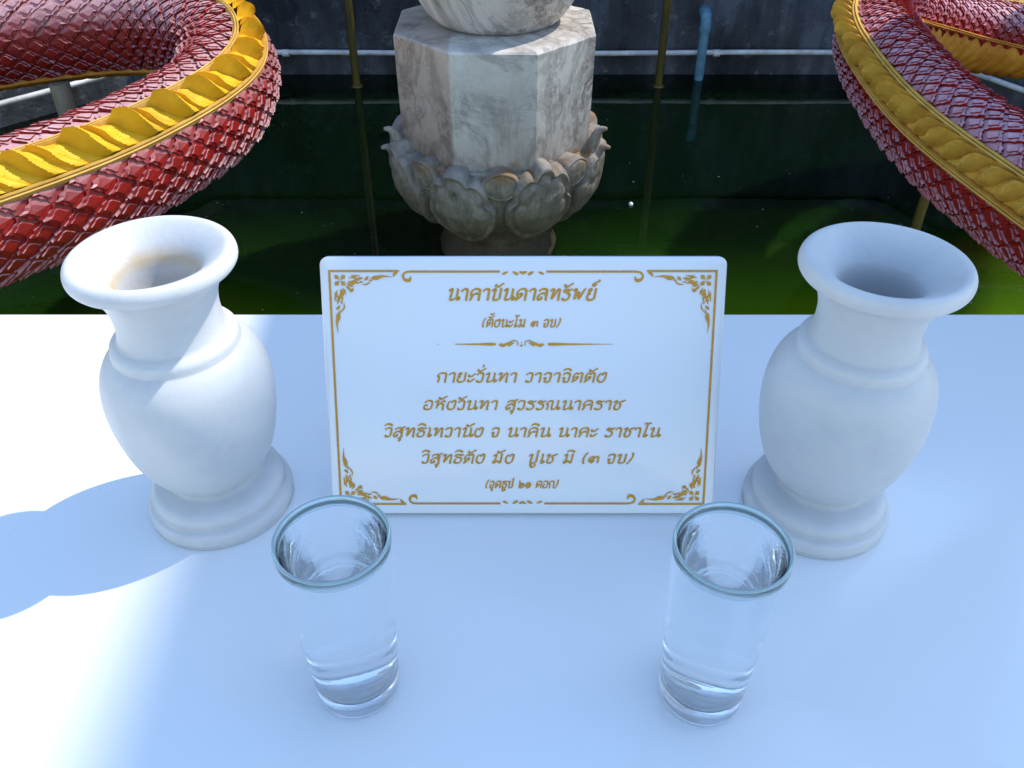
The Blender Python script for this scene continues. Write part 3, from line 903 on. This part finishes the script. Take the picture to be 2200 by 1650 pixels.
# ------------------------------------------------------------------ serpents
def serpent(name, ctrl, out_sign, rad, tilt, mats, label, dirn, rowp=.034, seed=1, th1=124.0, ncol=5, cw=.8, lift=1.0, hk=1.0, wlean=1.5, bumps=False):
    mred, myel, mrail = mats
    rg = random.Random(seed)
    root = empty(name, Vector(ctrl[len(ctrl) // 2]))
    P = [Vector(p) for p in spline(ctrl, 40)]
    # resample by arc length
    step = .008
    Q = [P[0]]; acc = 0
    for a, b2 in zip(P[:-1], P[1:]):
        seg = (b2 - a).length
        while acc + seg >= step:
            t = (step - acc) / seg
            a = a + (b2 - a) * t; seg = (b2 - a).length; Q.append(a.copy()); acc = 0
        acc += seg
    n = len(Q)
    T = [(Q[min(n - 1, i + 3)] - Q[max(0, i - 3)]).normalized() for i in range(n)]
    fr = []
    for i in range(n):
        t = T[i]; h = Vector((0, 0, 1)); u = (h - t * h.dot(t)).normalized()
        side = t.cross(u) * out_sign            # horizontal, towards the outside of the bend
        tl = R(tilt(i / (n - 1)))
        c = u * math.cos(tl) + side * math.sin(tl)
        d = side * math.cos(tl) - u * math.sin(tl)
        fr.append((c, d))
    def at(s, th, h=0.0):
        """s in samples, th degrees from the crest (+ towards the outside), h above the skin"""
        s = min(max(s, 0), n - 1.001); i = int(s); f = s - i
        p = Q[i].lerp(Q[i + 1], f)
        c = fr[i][0].lerp(fr[i + 1][0], f); d = fr[i][1].lerp(fr[i + 1][1], f)
        a = R(th)
        return p + (c * math.cos(a) + d * math.sin(a)) * (rad + h)
    # body core
    m = MB()
    ss = list(range(0, n, 4))
    m.grid([[at(s, 360 * k / 40) for k in range(40)] for s in ss], True)
    m.F.append(tuple(range(40))); m.F.append(tuple((len(ss) - 1) * 40 + k for k in reversed(range(40))))
    m.build("body", M_body, root, smooth=True)
    # scales
    m = MB()
    th0 = 24.0 * cw + 4
    dth = (th1 - th0) / ncol
    Ls = rowp / step
    def quadscale(s, th, tw):
        L_ = Ls * 2.15
        w = dth * .5 * 1.02
        e = rg.uniform(-.0015, .0015)
        d = dirn
        j1, j2 = rg.uniform(-.6, .6), rg.uniform(-.8, .8)
        tip = (s + d * L_ * .5 + d * j2, th + j1)
        def pt(u, v, h): return at(s + d * u * L_, th + v * w + j1 * (u + .5), h * lift if h > 0 else h)
        # top outline (u along, v across), stepped tip edges
        q1, q2 = rg.uniform(-.05, .05), rg.uniform(-.0012, .0022)
        O = [(-.5, 0, .001), (-.05, -1, .0040), (.10 + q1, -.90, .0062), (.15, -.62, .0066), (.31 - q1, -.44, .0088), (.36, -.20, .0092), (.50 + q1, 0, .0112 + q2),
             (.36, .20, .0092), (.31 + q1, .44, .0088), (.15, .62, .0066), (.10 - q1, .90, .0062), (-.05, 1, .0040)]
        c = m.v(pt(.05, 0, .0068 + e))
        top = [m.v(pt(u, v, h + e)) for u, v, h in O]
        k = len(O)
        for i in range(k):
            a, b2 = top[i], top[(i + 1) % k]
            m.f(c, a, b2) if d * out_sign > 0 else m.f(c, b2, a)
        low = [m.v(pt(u - .03, v * .97, -.002)) for u, v, h in O[1:]]
        for i in range(len(low) - 1):
            q = (top[i + 1], low[i], low[i + 1], top[i + 2])
            m.F.append(q if d * out_sign > 0 else tuple(reversed(q)))
        # raised inner lozenge
        I = [(-.20, 0, .0052), (.03, -.50, .0068), (.12, -.46, .0078), (.20, -.22, .0086), (.32, 0, .0104), (.20, .22, .0086), (.12, .46, .0078), (.03, .50, .0068)]
        tp = [m.v(pt(u, v, h + e + .0018)) for u, v, h in I]
        m.F.append(tuple(tp) if d * out_sign > 0 else tuple(reversed(tp)))
        lw_ = [m.v(pt(u, v, h - .006)) for u, v, h in I]
        for i in range(len(I)):
            q = (tp[i], lw_[i], lw_[(i + 1) % len(I)], tp[(i + 1) % len(I)])
            m.F.append(q if d * out_sign > 0 else tuple(reversed(q)))
    rows = int((n - 1) / Ls)
    for r in range(1, rows):
        for sd in (-1, 1):
            for cix in range(ncol + (r % 2)):
                th = th0 + dth * (cix + (.5 if r % 2 == 0 else 0))
                quadscale(r * Ls, sd * th, 0)
    m.build("scales", mred, root)
    # belly plates
    m = MB(); G = []
    for s in range(0, n, 1):
        g = .5 + .5 * math.cos(2 * math.pi * s * step / .045)
        G.append([at(s + dirn * -4 * abs(math.sin(R((th - 180) * 1.6))), th, .004 + .006 * (1 - g ** 4) * (1 - (abs(th - 180) / (182 - th1)) ** 4)) for th in [th1 - 2 + (364 - 2 * th1) * q / 18 for q in range(19)]])
    m.grid(G); m.build("belly", M_belly, root, smooth=True)
    # mouldings each side of the crest and belly
    for thc, sc in ((22.5 * cw, 1), (-22.5 * cw, 1), (th1 - 3, .8), (3 - th1, .8)):
        m = MB(); G = []
        sec = [(-4.6, -.004), (-4.3, .008), (-2.6, .0135), (-1.0, .0125), (-.6, .0075), (.0, .0075), (.4, .0115), (1.8, .0125), (3.0, .009), (3.3, .005), (4.2, .0065), (4.8, -.004)]
        if thc < 0: sec = [(-a, h) for a, h in reversed(sec)]
        for s in range(0, n, 2):
            G.append([at(s, thc + a * sc * .85, h * sc + .004) for a, h in sec])
        m.grid(G); m.build("moulding", mrail if sc == 1 else M_belly, root, auto=50)
    # crest channel
    m = MB(); G = []
    for s in range(0, n, 3): G.append([at(s, th * cw, .0035) for th in range(-20, 21, 4)])
    m.grid(G); m.build("crest_channel", myel, root, smooth=True)
    # crest leaves
    fp = .054 / step
    cnt = int((n - 20) / fp)
    for q in range(cnt):
        s0 = 10 + (q if q % 2 == 0 else q - 1) * fp - (dirn * .038 / step if q % 2 else 0)
        mp = Q[int(s0)]
        if mp.y < 1.15 or abs(mp.x) > 1.75: continue
        bigf = q % 2 == 0
        if bumps: s0 = 10 + q * fp; bigf = True
        H = (.046 if bigf else .034) * hk * rg.uniform(.82, 1.15)
        Lf = fp * (rg.uniform(.95, 1.15) if bumps else rg.uniform(1.15, 1.3)); s0 += rg.uniform(-.35, .35)
        m = MB(); nb, na2 = 31, 22
        front = []; G = []
        for ib in range(nb):
            b2 = -1 + 2 * ib / (nb - 1)
            saw = ((ib * 7) % 5) / 4.0 if ib % 2 else 0.0
            lean = (-.58 if bumps else -.60) * b2 + .12 * math.sin(2.6 * b2 + .4)      # inner side reaches forward
            sf = s0 + dirn * (fp * (.55 + lean) + saw * .42)
            hf = H * (1 - .62 * max(0, b2 * .9 + .10) ** 1.6) * (.72 + .28 * min(1, (b2 + 1) * 2.5)) + .0016 * saw
            if bumps:
                e2 = (b2 + .35) / 1.35 if b2 > -.35 else (b2 + .35) / .72
                hf = H * max(.06, 1 - abs(e2) ** 2.2) + .0016 * saw
            th = b2 * 17.5 * cw
            row = []
            for ia in range(na2):
                a = ia / (na2 - 1)
                hh = hf * ((1 - a) ** .9 - .16 * math.sin(a * math.pi) ** 2) + .0045
                hh -= .0035 * math.exp(-((a - .30 - .06 * b2) / .05) ** 2) * (a > .1) + .002 * math.exp(-((a - .48) / .05) ** 2)
                if not bigf: hh += .0015 * math.cos(b2 * 6 + a * 5)
                row.append(at(sf - dirn * Lf * a, th, hh))
            base_s = s0 + dirn * (fp * (.55 + lean))
            wall = [at(base_s + dirn * wlean * .5, th, hf * .45 + .003), at(base_s + dirn * wlean, th, .003)]
            G.append(list(reversed(wall)) + [at(base_s + dirn * .12, th, (hf - .0016 * saw) * .84 + .003)] + row)
        m.grid(G)
        m.build("crest_leaf", myel, root, auto=38)
    tag(root, label, "serpent", "red scaled serpent sculptures over the pond")
    return root


def poly_tilt(pts):
    def f(t):
        for (a, b2), (c2, d) in zip(pts[:-1], pts[1:]):
            if t <= c2: 
                k = (t - a) / (c2 - a); k = k * k * (3 - 2 * k)
                return b2 + (d - b2) * k
        return pts[-1][1]
    return f
LC = [(-1.95, .85, -.34), (-1.42, 1.18, -.31), (-1.012, 1.564, -.30), (-.83, 1.843, -.30), (-.735, 2.15, -.29), (-.80, 2.45, -.27), (-1.02, 2.60, -.25), (-1.32, 2.55, -.25), (-1.75, 2.38, -.27), (-2.3, 2.25, -.30)]
serpent("serpent_sculpture", LC, 1, .121, poly_tilt([(0, 40), (.5, 40), (.68, 10), (1, 0)]), (M_red, M_yel, M_rail),
        "red scaled serpent body with bright yellow crest curling behind the stained vase", -1, rowp=.032, seed=4, th1=150.0, ncol=6, cw=.80, lift=1.15, wlean=1.5)
RC = [(1.35, .55, -.24), (1.05, 1.0, -.21), (.92, 1.43, -.20), (.885, 1.81, -.20), (.94, 2.30, -.20), (1.12, 2.65, -.255), (1.45, 2.82, -.335), (1.9, 2.78, -.37), (2.45, 2.6, -.30)]
serpent("serpent_sculpture", RC, -1, .099, poly_tilt([(0, 66), (.45, 62), (.65, 42), (1, 12)]), (M_redR, M_yelR, M_rail),
        "pink red serpent body with weathered yellow crest behind the clean vase", -1, rowp=.028, seed=9, cw=.70, ncol=5, hk=1.05, wlean=.6, bumps=True)

# props under the serpents
def prop(x, y, z1, r, mt, label):
    root = empty("support_post", (x, y, WZ))
    m = MB(); m.tube([(x, y, WZ - .015), (x, y, -.6), (x, y, z1)], r, 16); m.build("shaft", mt, root, auto=40)
    m = MB(); m.tube([(x, y, WZ - .012), (x, y, WZ + .012)], [r * 1.5, r * 1.35], 16); m.build("foot", mt, root, auto=40)
    tag(root, label, "post")
prop(-1.285, 2.47, -.36, .028, M_prop, "weathered brown post under the coil of the bright yellow crested serpent")
prop(.93, 1.80, -.31, .011, M_pole, "thin olive post under the pink red serpent")

# floating bits on the water
def water_pt(px, py):
    return px, py
m = MB()
bm_r = .0068
m.grid([[(.372 + bm_r * math.sin(t) * math.cos(p), 2.49 + bm_r * math.sin(t) * math.sin(p), WZ + .003 + bm_r * math.cos(t)) for p in [2 * math.pi * k / 14 for k in range(14)]] for t in [math.pi * j / 8 for j in range(9)]], True)
o = m.build("foam_ball", M_foam, smooth=True); tag(o, "tiny white foam ball floating on the dark water beside the pedestal", "foam ball")
m = MB()
rg = random.Random(11)
for k in range(70):
    x = rg.uniform(-1.3, 1.4); y = rg.uniform(1.85, 3.3); r = rg.choice((.0008, .001, .0013, .002))
    a0 = rg.uniform(0, 6)
    n0_ = len(m.V)
    for q in range(5):
        a = a0 + q * 1.2566; m.v((x + r * math.cos(a) * 1.5, y + r * math.sin(a), WZ + .0015))
    m.v((x, y, WZ + .0025))
    for q in range(5): m.f(n0_ + q, n0_ + (q + 1) % 5, n0_ + 5)
o = m.build("floating_specks", mat("speck", (.28, .30, .18), .7)); tag(o, "pale specks scattered over the pond surface", "debris", kind="stuff")

m = MB()
for k in range(22):
    x = rg.uniform(-.5, .5); y = rg.uniform(.28, .72); r = rg.choice((.0002, .0003, .0004))
    n0_ = len(m.V); a0 = rg.uniform(0, 6)
    for q in range(5):
        a = a0 + q * 1.2566; m.v((x + r * math.cos(a) * rg.uniform(.6, 2.0), y + r * math.sin(a) * rg.uniform(.6, 1.3), .0001))
    m.v((x, y, .0004))
    for q in range(5): m.f(n0_ + q, n0_ + (q + 1) % 5, n0_ + 5)
o = m.build("dust_specks", mat("grit", (.30, .27, .23), .8)); tag(o, "tiny grit specks lying on the white table top", "dust", kind="stuff")
